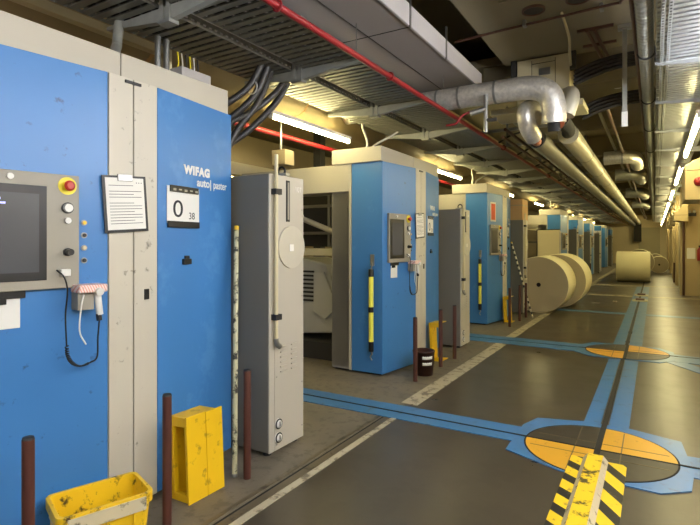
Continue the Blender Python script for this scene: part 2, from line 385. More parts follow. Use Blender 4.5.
for t_,xs,lb in ((ta,(-2.3,-2.2,-2.1,-2.0),'dark cables lying in the tray beside the red pipe'),(tb,(-2.87,-2.78,-2.68,-2.58),'dark cables lying in the left cable tray'),(tc_,(.1,.2,.3,.4),'cables lying in the bright right hand tray')):
    t = thing('cable_bundle', lb, 'cable', group='cables in the trays')
    for x in xs:
        MB().tube([(x,-1,2.915+(.04 if xs[0]>0 else 0)),(x+.02,12,2.915+(.04 if xs[0]>0 else 0)),(x,40,2.915+(.04 if xs[0]>0 else 0))],.025,n=8,sub=1).build('cable','cable',t)
# brackets under the left trays
yb = [.7,2.0,3.27,4.56,5.9,7.2,8.5,9.8,11.1,12.4,13.7,15,17,19,21,23,25,27,30,33,36]
names = ['first','second','third','fourth','fifth','sixth','seventh','eighth','ninth','tenth','eleventh','twelfth','thirteenth','fourteenth','fifteenth','sixteenth','seventeenth','eighteenth','nineteenth','twentieth','twenty-first']
proto = None
for k,y in enumerate(yb):
    lb = 'galvanised bracket under the left cable trays, '+names[k]+' from the camera'
    if proto is None:
        proto = thing('tray_bracket', lb, 'bracket', (-2.44,y,0), group='brackets under the left trays')
        for s in (1,-1):
            MB().prism_ax([(0,2.79),(s*.56,2.855),(s*.56,2.876),(0,2.876)],-.02,.02,'y').build('arm','galv2',proto)
        MB().box(-.045,-.012,-.03,.03,2.80,3.30).build('hanger_post','galv2',proto)
        MB().box(.012,.045,-.03,.03,2.80,3.30).build('hanger_post','galv2',proto)
        MB().box(-.05,.05,-.035,.035,2.775,2.80).build('clamp','steel',proto)
    else: dup(proto,(-2.44,y,0),lb)
proto = None
yr = [1.6,3.1,4.66,5.95,7.5,9.0,10.8,12.6,14.6,17,20,23,27,31]
for k,y in enumerate(yr):
    lb = 'flat bracket arm under the right cable tray, '+names[k]+' from the camera'
    if proto is None:
        proto = thing('tray_bracket', lb, 'bracket', (0,y,0), group='brackets under the right tray')
        MB().prism_ax([(0,2.895),(.60,2.84),(.60,2.906),(0,2.906)],-.006,.006,'y').build('arm','galv',proto)
        MB().box(0,.6,-.03,.03,2.905,2.912).build('flange','galv',proto)
    else: dup(proto,(0,y,0),lb)
# struts across the aisle side of the trays
proto = None
for k,y in enumerate((7.3,8.5,10.0,11.3,12.7,14,15.4,16.8,18.8,21.2,24,27,29.8)):
    lb = 'cross strut between the left trays and the pipes, '+names[k]+' from the camera'
    if proto is None:
        proto = thing('cross_strut', lb, 'strut', (-2.0,y,0), group='cross struts over the aisle')
        MB().box(-.95,.85,-.02,.02,3.08,3.12).build('channel','galv2',proto)
        MB().box(.78,.81,-.015,.015,3.12,3.745).build('drop_rod','steel',proto)
        MB().box(-.10,-.07,-.015,.015,3.12,3.745).build('drop_rod','steel',proto)
        MB().tube([(.4,0,3.05),(.2,.1,3.02),(-.1,.5,2.98),(-.3,1.0,2.96)],.014,n=8).build('cable','cable',proto)
    else: dup(proto,(-2.0,y,0),lb)
for k,(x,z,m_) in enumerate(((-1.72,3.02,'rust'),(-1.66,3.16,'galv2'),(-.62,3.2,'galv2'),(-.5,3.14,'rust'))):
    tag(MB().tube([(x,6.9,z),(x,20,z),(x,41,z)],.022,n=10,sub=1).build('thin_pipe',m_),('rust pipe left of the clad pipes, lower one','grey pipe left of the clad pipes, upper one','grey pipe right of the clad pipes, nearer them','rust pipe right of the clad pipes, farther from them')[k],'pipe','thin pipes beside the clad pipes')
# conduits right
t = thing('spiral_duct', 'thin spiral ribbed grey duct left of the right cable tray', 'duct')
m = MB()
prof=[]
y=-1.2
prof=[]
while y < 24:
    prof += [(.052,y),(.052,y+.045),(.056,y+.05),(.056,y+.055)]; y += .06
m.lathe(prof,(-.06,0,3.0),'y',n=16); m.cyl((-.06,24,3.0),(-.06,41,3.0),.054,n=16)
m.build('duct_shell','galv2',t)
for y in (2.5,4.6,6.1,7.6,9.4): MB().torus((-.06,y,3.0),.062,.006,'y').build('clamp_ring','cable',t)
tag(MB().tube([(-.125,-1,3.0),(-.125,20,3.0),(-.125,41,3.0)],.014,n=10,sub=1).build('thin_pipe','rust'),'thin red-brown pipe running beside the spiral duct','pipe')
# red sprinkler pipes
t = thing('sprinkler_pipe', 'red sprinkler pipe running along the inner cable tray edge', 'pipe')
MB().tube([(-1.87,-1,2.87),(-1.87,20,2.87),(-1.87,41,2.87)],.022,n=14,sub=1).build('pipe','red',t)
for y in (2.3,3.75,7.4,11): MB().torus((-1.87,y,2.87),.03,.007,'y').build('pipe_clip','red',t); 
t = thing('sprinkler_pipe', 'red pipe low behind the bright lamp and black cables', 'pipe')
MB().tube([(-3.55,.5,2.69),(-3.55,6,2.69),(-3.55,12,2.69)],.028,n=14,sub=1).build('pipe','red',t)
tag(MB().tube([(-1.60,6.3,2.80),(-1.60,20,2.80),(-1.60,41,2.80)],.02,n=10,sub=1).build('thin_pipe','rust'),'thin rust pipe running between the clad pipes and the left trays','pipe')

# round duct, beam and conduit over the machines at left
t = thing('round_duct', 'long beige round duct running behind the cable trays above the lamps', 'duct')
MB().tube([(-3.55,-1,3.18),(-3.55,20,3.18),(-3.55,41,3.18)],.27,n=28,sub=1).build('duct_shell','brownduct',t)
for y in (.9,2.6,4.6,6.6,8.6,10.6): MB().cyl((-3.55,y,3.18),(-3.55,y+.03,3.18),.275,n=28).build('joint_band','tan',t)
t = thing('trunking', 'pale pink square trunking along the beige duct above the nearest machine', 'trunking')
MB().box(-3.27,-3.20,-1,2.66,2.93,2.99).build('channel','cream',t,bevel=.005)
MB().box(-3.27,-3.20,2.60,2.66,2.62,2.95).build('drop_channel','cream',t,bevel=.005)
t = thing('junction_box', 'small grey junction box with coloured wires on the nearest machine roof', 'box', (-2.78,2.47,2.59))
MB().box(-.06,.06,-.13,.13,.02,.10).build('box_body','grey',t,bevel=.004)
MB().box(-.05,.05,-.12,.12,0,.02).build('foot','steel',t)
for k in range(6): MB().tube([(-.02,-.1+.035*k,.10),(-.02,-.1+.035*k+.01,.15),(-.03,-.09+.035*k,.22)],.005,n=6).build('wire',('yellowflat','wcable','cable')[k%3],t)
t = thing('roof_conduit', 'pair of grey conduits rising from the nearest machine roof', 'conduit', (-2.85,2.25,2.59))
for d in (0,.07): MB().cyl((0,d,0),(0,d,.30),.02,n=12).build('pipe','steel',t)
t = thing('roof_conduit', 'flexible grey conduit bent over the nearest machine roof', 'conduit', (-2.85,1.95,2.59))
MB().tube([(.12,-.1,0),(.06,-.05,.08),(0,0,.14),(-.02,.03,.30)],.03,n=12).build('pipe','galv2',t)

# far row structures behind the machines (left)
t = thing('support_gantry', 'dark steel gantry behind the machines with pale cross rails', 'gantry')
for y in (3.2,7.4,11.6): MB().box(-5.2,-5.05,y,y+.15,0,3.5).build('post','inner',t)
MB().box(-5.1,-4.98,-1,40,2.45,2.62).build('rail','cream',t)
MB().box(-5.1,-4.98,-1,40,2.12,2.20).build('rail','cream',t)
MB().box(-5.1,-4.98,-1,40,1.5,1.58).build('rail','inner',t)
t = thing('hanging_box', 'tan box hanging above the cabinet beside the red pipe', 'box', (-3.46,4.35,2.36))
MB().box(-.09,.09,-.08,.08,-.02,.14).build('box_body','brownduct',t,bevel=.005)
MB().cyl((-.03,0,.14),(-.03,0,.56),.012,n=10).build('neck','steel',t)
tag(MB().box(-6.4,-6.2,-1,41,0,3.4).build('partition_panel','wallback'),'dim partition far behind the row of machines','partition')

# ------------------------------------------------------------------ lamps
def make_lamp(x,y,z,L,glow,label,tilt=0):
    t = thing('fluorescent_lamp', label, 'lamp', (x,y,z), group='ceiling tube lamps')
    MB().prism_ax([(-.03,.06),(.03,.06),(.022,.025),(-.022,.025)],0,L,'y').build('housing','white',t)
    MB().cyl((0,.03,0),(0,L-.03,0),.018 if x<0 else .024,n=12).build('tube',glow,t)
    for a in (0,L-.03): MB().box(-.02,.02,a,a+.03,-.02,.03).build('socket','white',t)
    return t
ys = [(-3.,1),(-.6,1),(3.85,0),(8.05,1),(12.25,0),(16.45,0),(20.65,0),(24.85,0),(29.05,0),(33.25,0)]
for k,(y,cool) in enumerate(ys):
    make_lamp(-3.22,y,2.74,1.5,LAMP_WARM if y>3 else LAMP_COOL,'tube lamp above the machine row at left, '+names[k]+' from the camera end')
yl = [-3.,-1.3,.4,2.0,3.6,5.95,7.35,9.9,11.4,14.2,15.7,18.4,20,22.6,24.2,27,30,33,36,39]
for k,y in enumerate(yl):
    make_lamp(.37,y,2.73,1.28,LAMP_COOL if y<4 else LAMP_WARM,'tube lamp under the right cable tray, '+names[k]+' from the camera end')
for k,y in enumerate((1.2,5.6,9.8)):
    make_lamp(-5.6,y,2.5,1.5,LAMP_WARM,'dim tube lamp deep behind the machine row, '+names[k]+' of three')

for k,y in enumerate((-3.2,-1.5,.2,1.9,3.6)):  # out-of-view lamp row added as fill light for the machine fronts
    make_lamp(1.18,y,2.5,1.4,LAMP_COOL,'added unseen fill tube high on the right wall beside the camera, '+names[k]+' from the back')
# ------------------------------------------------------------------ cables dropping from the trays
def cable(name,label,paths,r,m_='cable',grp=None):
    t = thing(name,label,'cable',group=grp)
    for p in paths: MB().tube(p,r,n=10).build('cable',m_,t)
    return t
cable('cable_bundle','thick black cables curving down behind the nearest machine',[
 [(-2.62,3.05,2.92),(-2.70,2.98,2.72),(-2.80,2.86,2.58),(-2.95,2.80,2.50),(-3.2,2.78,2.40)],
 [(-2.60,3.10,2.92),(-2.68,3.04,2.68),(-2.78,2.94,2.52),(-2.95,2.84,2.38),(-3.2,2.8,2.3)],
 [(-2.60,3.35,2.90),(-2.66,3.24,2.72),(-2.76,3.06,2.54),(-2.84,2.88,2.40),(-2.86,2.84,2.1)],
 [(-2.66,3.2,2.90),(-2.72,3.1,2.62),(-2.82,2.98,2.40),(-2.88,2.90,2.2)],
 [(-2.62,3.40,2.90),(-2.68,3.28,2.66),(-2.80,3.10,2.42),(-2.88,2.95,2.28),(-2.90,2.86,2.2),(-2.9,2.84,2.0)]],.027,grp='cables dropping from the trays')
m=MB()
tag(MB().torus((-2.69,3.0,2.71),.05,.006,'y').build('cable_tie','wcable'),'white tie round the thick black cables','cable tie')

# ------------------------------------------------------------------ machines
ZC = 2.42
def make_machine(label):
    t = thing('press_unit', label, 'machine', (-2.62,.97,0), group='blue press units in a row')
    P = [(0,0),(.10,.70),(.10,.86),(.10,1.02),(0,1.73)]
    core = MB().prism([(-.02,.02),(.08,.70),(.08,1.02),(-.02,1.71),(-.68,1.71),(-.68,.02)],.025,ZC); core.build('body','grey',t)
    MB().prism([(-.05,.06),(.04,.70),(.04,1.02),(-.05,1.68),(-.66,1.68),(-.66,.06)],0,.025).build('plinth','black',t)
    MB().slab((-.40,0),(-.004,0),.025,ZC,0.,.02).build('side_panel','blue',t,bevel=.004)
    a = Vector((0,0)); b = Vector((.10,.70)); 
    MB().slab(P[0],P[1],.025,ZC,0.,.02).build('front_panel','blue_dirty',t,bevel=.004)
    MB().slab((.10,.706),(.10,.852),.025,ZC,.002,.02).build('door_strip','beige',t,bevel=.003)
    MB().slab((.10,.860),(.10,1.014),.025,ZC,.002,.02).build('door_strip','beige',t,bevel=.003)
    MB().slab(P[3],P[4],.025,ZC,0.,.02).build('front_panel','blue',t,bevel=.004)
    MB().box(.085,.112,.80,.90,ZC-.03,ZC-.015).build('latch','black',t)
    MB().box(.10,.108,.925,.955,1.175,1.235).build('lock','black',t)
    MB().box(-.66,0.0,-.03,.845,ZC,2.59).build('cap_section','cap',t,bevel=.006)
    MB().box(-.66,0.0,.85,1.70,ZC,2.59).build('cap_section','cap',t,bevel=.006)
    # left flank: grey column and cross beam
    MB().box(-.69,-.43,.02,.10,.04,2.10).build('flank_column','post',t,bevel=.006)
    MB().box(-.435,-.405,-.005,.03,.025,ZC).build('corner_trim','cap',t)
    MB().box(-2.1,-.43,-.01,.30,2.10,ZC).build('cross_beam','cap',t,bevel=.006)
    m = MB()
    for z in (1.9,1.2,.5): m.cyl((-.47,-.004+.02,z),(-.47,.008,z),.006,n=8)
    m.build('bolt','steel',t)
    # control panel on the first front panel
    d = (b-a).normalized(); n = Vector((d.y,-d.x))
    def at(s,o=0): return a+d*s+n*o
    cp = MB().slab(at(.09),at(.548),1.275,1.84,.03).build('control_panel','post',t,bevel=.004)
    MB().slab(at(.11,.03),at(.395,.03),1.32,1.775,.006).build('screen_bezel','black',cp,bevel=.002)
    MB().slab(at(.14,.036),at(.36,.036),1.36,1.735,.002).build('screen','screen',cp)
    o = MB()
    for k,w in enumerate((.05,.07)): o.slab(at(.15,.0385),at(.15+w,.0385),1.70-.02*k,1.71-.02*k,.0005)
    o.build('screen_text',SCREEN_BLUE,cp)
    def knob(s,z,prof,m_,nm,off=.03):
        q = at(s,off); w = MB()
        for r0,h0,r1,h1 in prof:
            p0 = at(s,off+h0); p1 = at(s,off+h1)
            w.cyl((p0.x,p0.y,z),(p1.x,p1.y,z),r0,r1,n=20)
        return w.build(nm,m_,cp)
    knob(.49,1.785,[(.044,0,.044,.004)],'yellowflat','emergency_plate')
    knob(.49,1.785,[(.014,.004,.014,.02),(.022,.02,.026,.03),(.026,.03,.016,.04)],'redplastic','emergency_stop')
    knob(.49,1.675,[(.028,0,.028,.008)],'black','button_ring')
    knob(.49,1.675,[(.022,.008,.020,.022)],'white','button')
    knob(.49,1.612,[(.016,0,.015,.014)],'white','button')
    knob(.49,1.455,[(.020,0,.020,.012),(.014,.012,.016,.045)],'black','selector_knob')
    knob(.24,1.81,[(.015,0,.014,.012)],'white','key_switch')
    w = MB(); w.slab(at(.455,.03),at(.50,.03),1.335,1.37,.02); w.build('cable_plug','white',cp,bevel=.003)
    for z,m_ in ((1.605,'yellow'),(1.54,'dark'),(1.475,'cream'),(1.41,'dark')):
        knob(.583,z,[(.015,0,.015,.006)],'steel','button_ring',0.)
        knob(.583,z,[(.010,.006,.009,.012)],m_,'button',0.)
    # lettering on the second front panel
    a2 = Vector(P[3]); b2 = Vector(P[4]); d2 = (b2-a2).normalized()
    def at2(s,o=0): n2 = Vector((d2.y,-d2.x)); return a2+d2*s+n2*o
    q = at2(.225,.0015); text('WIFAG',.074,'white','lettering',t,frame((q.x,q.y,1.943),d2),sx=.98,bold=.0045,sp=1.13)
    q = at2(.345,.0015); text('auto|',.075,'white','lettering',t,frame((q.x,q.y,1.873),d2),sx=.95,bold=.002)
    q = at2(.512,.0015); text('paster',.075,'white','lettering',t,frame((q.x,q.y,1.873),d2),sx=.78,bold=.0008)
    w = MB(); w.slab(at2(.205),at2(.275),1.365,1.40,.02); w.slab(at2(.225),at2(.265),1.40,1.42,.012); w.build('key_holder','black',t,bevel=.003)
    return t
MY = [.97,5.07,9.22,17.6,21.9,26.1,34.5,38.7]
ML = ['blue press unit nearest the camera, cut off by the left edge',
 'second blue press unit, with the yellow tube hanging on its side',
 'third blue press unit, with the orange notice above its control panel',
 'fourth blue press unit, partly hidden behind the paper reels',
 'fifth blue press unit, just beyond the reels with its side grey cabinet',
 'sixth blue press unit, small in the distance',
 'seventh blue press unit, far away near the end of the row',
 'farthest blue press unit before the far wall']
pm = make_machine(ML[0])
for k in range(1,8):
    dup(pm,(-2.62,MY[k],0),ML[k],skip=('screen_text',))

# cabinets beside the machines
def make_cabinet(label):
    t = thing('tall_cabinet', label, 'cabinet', (-2.30,2.74,0), group='tall grey cabinets between the units')
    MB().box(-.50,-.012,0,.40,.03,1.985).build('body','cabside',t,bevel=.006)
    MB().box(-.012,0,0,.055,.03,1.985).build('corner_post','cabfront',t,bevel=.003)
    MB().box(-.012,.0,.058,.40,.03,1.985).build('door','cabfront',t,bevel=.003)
    for x in (-.44,-.06):
        for y in (.05,.35): MB().lathe([(.03,0),(.03,.012),(.012,.018),(.012,.032)],(x,y,0),n=14).build('foot','dark',t)
    MB().cyl((.025,.045,.83),(.025,.045,2.12),.014,n=12).build('riser_pipe','cream',t)
    for z in (1.86,.98): MB().box(0,.045,.02,.085,z-.02,z+.02).build('pipe_clamp','dark',t)
    MB().tube([(.025,.045,.83),(.03,.05,.79),(.035,.075,.77)],.02,n=10).build('valve','steel',t)
    MB().box(0,.008,.185,.225,1.655,1.955).build('sight_frame','black',t,bevel=.003)
    MB().box(.008,.010,.196,.213,1.67,1.94).build('sight_glass','post',t)
    MB().cyl((0,.245,1.47),(.012,.245,1.47),.155,n=48).build('round_plate','plate',t,bevel=.003)
    MB().box(.012,.014,.215,.262,1.44,1.49).build('sticker','paper',t)
    for z in (.215,.118):
        MB().lathe([(0,.018),(.026,.018),(.026,.010),(.033,.014),(.036,0)],(0,.095,z),'x',n=20).build('gauge','white',t)
        MB().torus((.010,.095,z),.032,.005,'x').build('gauge_ring','black',t)
        MB().box(.018,.020,.091,.099,z-.012,z+.018).build('gauge_mark','ink',t)
    m = MB()
    for j in range(6):
        for y in (.12,.245): m.box(0,.010,y,y+.07,.575+.035*j,.583+.035*j)
    m.build('louvre','cabfront',t)
    MB().torus((-.10,.26,2.035),.032,.009,'y').build('lifting_ring','black',t)
    MB().box(-.16,-.04,.235,.285,2.0,2.02).build('ring_foot','steel',t)
    m = MB()
    for y,z in ((.38,1.1),(.38,.45),(.38,.12),(.08,.55),(.08,.07),(.38,1.75)): m.cyl((0,y,z),(.004,y,z),.005,n=8)
    m.build('screw','steel',t)
    text('107',.055,'white','lettering',t,frame((.0012,.29,1.88),(0,1)))
    return t
pc = make_cabinet('tall grey cabinet nearest the camera, with a round metal plate on its door')
CL = ['tall grey cabinet beside the second blue unit','tall grey cabinet beside the third blue unit, under the tan box','tall grey cabinet beyond the fourth blue unit','tall grey cabinet beyond the fifth blue unit','tall grey cabinet beyond the sixth blue unit','farthest tall grey cabinet at the end of the row']
for k,y in enumerate((7.0,11.0,19.5,23.8,28.0,36.4)):
    dup(pc,(-2.365,y,0),CL[k],skip=('lifting_ring','ring_foot') if k==1 else ())
t = thing('tan_box','tan board box standing on the cabinet beside the third unit','box',(-2.61,11.15,1.986))
MB().box(-.26,.22,-.12,.40,.0,.44).build('carton','tan',t,bevel=.004)
MB().box(-.262,.222,-.125,.405,.30,.325).build('lip','brownduct',t)
t = thing('screen_panel','pale upright panel with dark top edge behind the paper reels','panel',(-2.40,14.1,0))
MB().box(-.28,.28,0,.06,.05,1.84).build('board','cream',t,bevel=.004)
MB().box(-.29,.29,-.01,.07,1.84,1.86).build('top_edge','inner',t)
MB().box(.27,.30,-.02,.08,0,1.80).build('post','cap',t)
MB().box(-.29,-.27,-.02,.08,0,1.86).build('post','inner',t)
t = thing('wall_panel','pale lilac upright panel where one unit is missing in the row','panel',(-2.9,30.0,0))
MB().box(-.2,.45,0,.08,0,2.15).build('board','duct_side',t,bevel=.004)
MB().box(-.2,.45,.0,.3,2.15,2.42).build('header','blue',t,bevel=.004)

# reel stand machinery visible between cabinet and unit
def make_drive(label, loc):
    t = thing('reel_stand', label, 'machine', loc, group='reel stands behind the units')
    MB().box(-.75,.15,.0,.9,.0,.22).build('base','inner',t)
    MB().prism_ax([(-.75,.25),(-.02,.32),(.10,.45),(.10,.80),(-.10,1.22),(-.45,1.30),(-.75,1.30)],.15,.75,'y').build('housing','motor',t,bevel=.02)
    m = MB()
    for j in range(8): m.box(-.62,-.28,.135,.15,.72+.055*j,.745+.055*j)
    m.build('cooling_slot','inner',t)
    MB().prism_ax([(-.26,.60),(-.08,.50),(.06,.62),(.06,.78),(-.10,1.12),(-.26,1.10)],.10,.15,'y').build('cover_plate','motor',t,bevel=.006)
    MB().box(-1.2,.3,-.10,-.04,1.34,1.43).build('guard_rail','cream',t,bevel=.004)
    MB().cyl((-.45,0,1.85),(.2,-.03,1.62),.035,n=14).build('lever','cap',t)
    MB().lathe([(0,-.03),(.06,-.03),(.06,.03),(0,.03)],(-.42,0,1.84),'y',n=18).build('pivot','cap',t)
    MB().box(-1.3,.2,.6,.68,1.45,2.4).build('back_plate','inner',t)
    m=MB(); m.box(-1.2,.2,.5,.54,1.62,1.66); m.box(-1.2,.2,.5,.54,2.0,2.04); m.box(-.3,-.26,.5,.54,1.45,2.4)
    m.build('rod','steel',t)
    return t
pd = make_drive('pale motor housing with slots seen between nearest cabinet and second unit',(-3.62,5.42,0))
dup(pd,(-3.62,9.55,0),'dim reel stand behind the second cabinet')
# ------------------------------------------------------------------ things hung on the machines
def clipboard(base_y,label):
    t = thing('clipboard',label,'clipboard',(-2.508,base_y+.79,1.87),group='clipboards on the units')
    t.rotation_euler = (math.radians(4),0,0)
    MB().box(-.003,.001,-.135,.135,-.31,.0).build('board','black',t)
    MB().box(.001,.003,-.118,.118,-.295,-.012).build('sheet','paper',t)
    m = MB()
    for j in range(14):
        if j in (1,5): continue
        m.box(.003,.0035,-.10,-.10+(.2 if j%3 else .15),-.055-.016*j,-.052-.016*j)
    m.box(.003,.0035,.07,.075,-.04,-.035); m.box(.003,.0035,.085,.09,-.04,-.035); m.box(.003,.0035,.10,.105,-.04,-.035)
    m.build('print',M['ink'],t)
    MB().box(.002,.010,-.045,.045,-.03,.008).build('clip','steel',t,bevel=.002)
    return t
pcb = clipboard(.97,'white form on a black clipboard on the nearest unit')
dup(pcb,(-2.508,5.07+.79,1.87),'white form on a clipboard on the second unit')
D2 = Vector((-.10,.71)).normalized(); A2 = Vector((-2.52,1.99))
def numsign(k,label,num):
    y0 = MY[k]-.97
    q = A2+D2*.07+Vector((D2.y,-D2.x))*.003+Vector((0,y0))
    t = thing('number_sign',label,'sign',(q.x,q.y,1.60),rz=math.atan2(D2.y,D2.x),group='number cards on the units')
    # local x along panel, -y outward
    MB().box(0,.29,-.003,0,.02,.25).build('card','paper',t)
    MB().box(.02,.275,-.014,-.003,.215,.255).build('clip_bar','black',t,bevel=.002)
    for j in range(5): MB().box(.04+.05*j,.065+.05*j,-.0155,-.014,.222+.005*(j%2),.236).build('clip_hardware','steel',t)
    MB().box(.0,.285,-.014,-.003,-.005,.035).build('clip_bar','black',t,bevel=.002)
    mt = Matrix(((1,0,0,.045),(0,0,-1,-.0036),(0,1,0,.062),(0,0,0,1)))
    text('0',.15,'ink','printed_digit',t,mt,ext=.0003,sx=1.3)
    mt = Matrix(((1,0,0,.19),(0,0,-1,-.0036),(0,1,0,.052),(0,0,0,1)))
    text(num,.062,'ink','printed_digit',t,mt,ext=.0003,sx=.95)
    return t
n1 = numsign(0,'white card marked 0 held by black clips on the nearest unit','38')
for k,l in ((1,'white number card with black clips on the second unit'),(2,'white number card with black clips on the third unit')):
    q = n1.location.copy(); q.y += MY[k]-.97; dup(n1,q,l)
# notice under control panel
D1 = Vector((.10,.70)).normalized(); N1 = Vector((D1.y,-D1.x))
def p1(s,o,z,k=0): v = Vector((-2.62,MY[k]))+D1*s+N1*o; return (v.x,v.y,z)
t = thing('hanging_note','blank white note in a black clip below the nearest control panel','note',p1(.16,.002,1.10),rz=math.atan2(D1.y,D1.x),group='notes below the control panels')
MB().box(0,.13,-.003,0,.0,.15).build('sheet','paper',t)
MB().box(-.01,.15,-.014,-.002,.14,.18).build('clip_bar','black',t,bevel=.002)
MB().box(.02,.07,-.02,-.003,.115,.14).build('clip','black',t,bevel=.002)
dup(t,p1(.16,.002,1.10,1),'white note in a black clip below the second unit control panel')
def scanner(k,label):
    t = thing('barcode_scanner',label,'scanner',p1(.52,.0,1.262,k),rz=math.atan2(D1.y,D1.x),group='hand scanners on the units')
    MB().box(-.005,.135,-.11,-.005,-.012,.028).build('holder','checker',t,bevel=.006)
    MB().box(.0,.08,-.08,-.002,-.10,-.012).build('bracket','post',t,bevel=.003)
    m = MB(); m.tube([(.095,-.075,.02),(.100,-.078,-.05),(.108,-.08,-.13)],.017,n=12); m.cyl((.09,-.06,.0),(.09,-.125,-.01),.02,n=12)
    m.build('scanner_body','white',t)
    MB().tube([(.102,-.078,-.125),(.106,-.08,-.16)],.014,n=10).build('grip_end','black',t)
    MB().tube([(-.085,-.045,.105),(-.06,-.07,.07),(-.045,-.07,.0),(-.05,-.06,-.12),(-.045,-.06,-.27)],.004,n=8).build('cord','black',t)
    m = MB(); pts=[]
    for j in range(0,181):
        u = j/180; ang = PI*u
        cx = -.045+.075*(1-math.cos(ang))*.95; cz = -.27-.14*math.sin(ang*.98)**.8*.8 - .0
        r = .008; pts.append((cx+r*math.cos(j*1.2),-.062+r*math.sin(j*1.2),cz))
    pts = pts[:120]
    m.tube(pts,.0035,n=6,sub=1); m.build('coiled_cord','black',t)
    e = pts[-1]
    MB().tube([e,(.098,-.07,-.35),(.100,-.076,-.25),(.106,-.08,-.155)],.0045,n=8).build('cord','black',t)
    MB().tube([(.02,-.10,-.02),(.005,-.105,-.08),(.0,-.10,-.2),(.03,-.10,-.27)],.004,n=8).build('tie','white',t)
    return t
s1 = scanner(0,'hand scanner in a checked holder on the nearest unit, cord looping down')
dup(s1,p1(.52,.0,1.262,1),'hand scanner with looping cord on the second unit')
dup(s1,p1(.52,.0,1.262,2),'hand scanner with looping cord on the third unit')
# yellow tubes
def ytube(k,label):
    t = thing('yellow_tube',label,'tube',(-2.74,MY[k]-.045,.22),group='yellow tubes on the unit sides')
    MB().cyl((0,0,.16),(0,0,.91),.028,n=18).build('tube','yellowtube',t)
    MB().cyl((0,0,.06),(0,0,.17),.030,n=16).build('end_cap','black',t)
    MB().cyl((0,0,.90),(0,0,.985),.030,n=16).build('end_cap','black',t)
    MB().cyl((0,-.002,.50),(0,-.002,.56),.031,n=16).build('ring','black',t)
    MB().tube([(0,0,.06),(.012,0,.03),(-.01,0,.0),(.01,0,-.04)],.008,n=8).build('lower_hook','steel',t)
    MB().tube([(0,0,.985),(.015,0,1.03),(0,.02,1.06)],.008,n=8).build('upper_hook','steel',t)
    MB().box(-.03,.02,.032,.045,1.02,1.15).build('hanger','steel',t,bevel=.003)
    return t
y1 = ytube(1,'yellow tube with black ends hanging on the second unit side')
dup(y1,(-2.74,MY[2]-.045,.22),'yellow tube with black ends hanging on the third unit side')
# orange notice on third machine
t = thing('notice','orange notice in a white frame on the third unit','notice',p1(.13,.002,1.90,2),rz=math.atan2(D1.y,D1.x))
MB().box(0,.24,-.006,0,0,.36).build('frame','white',t,bevel=.004)
MB().box(.03,.21,-.008,-.006,.03,.33).build('print','orange',t)
# cables on the roofs of units
for k,(x,y,lb) in enumerate(((-3.0,5.35,'second'),(-3.0,9.5,'third'),(-3.0,17.9,'fourth'))):
    cable('roof_cable','pale cable pair rising from the '+lb+' unit roof to the trays',[[(x,y,2.58),(x+.02,y+.02,2.72),(x+.05,y-.15,2.86),(x+.12,y-.25,2.90)],[(x+.1,y+.1,2.58),(x+.05,y+.12,2.68),(x+.2,y+.3,2.82),(x+.28,y+.38,2.90)]],.014,'wcable','cables on the unit roofs')

# ------------------------------------------------------------------ posts
pb = None
PL = ['brown post at the left edge, left of the yellow crate','brown post between the crate and the yellow metal box','brown post in front of the nearest cabinet','brown post in front of the second unit beside the bucket','brown post left of the yellow frame at the second unit','brown post right of the yellow frame at the second unit','brown post at the third unit, left of the yellow frame','brown post right of the yellow frame at the third unit','brown post beside the leaning striped pole','brown post beside the fifth unit','brown post beside the sixth unit']
for k,(x,y) in enumerate(((-2.23,1.12),(-2.23,1.82),(-2.23,2.44),(-2.23,5.09),(-2.23,5.85),(-2.23,6.35),(-2.23,9.27),(-2.23,10.05),(-2.23,10.6),(-2.2,17.8),(-2.2,22.2))):
    if pb is None:
        pb = thing('bollard_post',PL[0],'post',(x,y,0),group='brown posts in front of the units')
        MB().cyl((0,0,0),(0,0,.685),.024,n=20).build('shaft','brown',pb)
        MB().lathe([(.024,.685),(.021,.695),(.0,.695)],(0,0,0),n=20).build('top','dark',pb)
    else: dup(pb,(x,y,0),PL[k])

# striped poles
def pole(a,b,label):
    a = Vector(a); b = Vector(b); L = (b-a).length
    t = thing('leaning_pole',label,'pole',a)
    t.rotation_mode='QUATERNION'; t.rotation_quaternion = Vector((0,0,1)).rotation_difference(b-a)
    MB().cyl((0,0,.02),(0,0,L-.03),.017,n=14).build('shaft','pole_paint' if 'chipped' in label else 'pole',t)
    MB().cyl((0,0,L-.03),(0,0,L),.018,n=14).build('tip','yellow',t)
    MB().cyl((0,0,0),(0,0,.02),.018,n=14).build('foot','steel',t)
pole((-2.31,2.41,0),(-2.56,2.69,1.62),'chipped white and yellow pole leaning beside the nearest unit')
pole((-2.12,10.7,0),(-2.58,10.86,1.52),'black and white striped pole leaning beside the third unit')

# ------------------------------------------------------------------ yellow metal boxes
def ybox(y,label):
    t = thing('yellow_metal_box',label,'box',(-2.35,y,0),group='yellow metal boxes against the units')
    t.rotation_euler = (0,-.05,-.02)
    m = MB()
    m.box(-.085,.065,0,.03,.43,.485); m.box(-.085,.065,0,.03,0,.045); m.box(-.085,-.055,0,.03,.045,.43); m.box(.042,.065,0,.03,.045,.43)
    m.box(-.085,.065,.03,.23,.475,.485); m.box(-.085,.065,.03,.23,0,.01); m.box(-.085,-.078,.03,.23,.01,.475)
    m.build('frame','yellow',t,bevel=.003)
    MB().box(-.08,.062,.21,.228,.01,.475).build('back_sheet','yellow',t)
    m = MB(); m.box(.066,.076,-.01,.13,-.0,.495); m.box(.066,.076,.135,.262,.0,.49)
    m.build('front_plate','yellow',t)
    return t
yb1 = ybox(2.02,'yellow metal box with open side, leaning on the nearest unit')
dup(yb1,(-2.37,6.08,0),'yellow open frame box between brown posts at the second unit',skip=('front_plate','back_sheet'))
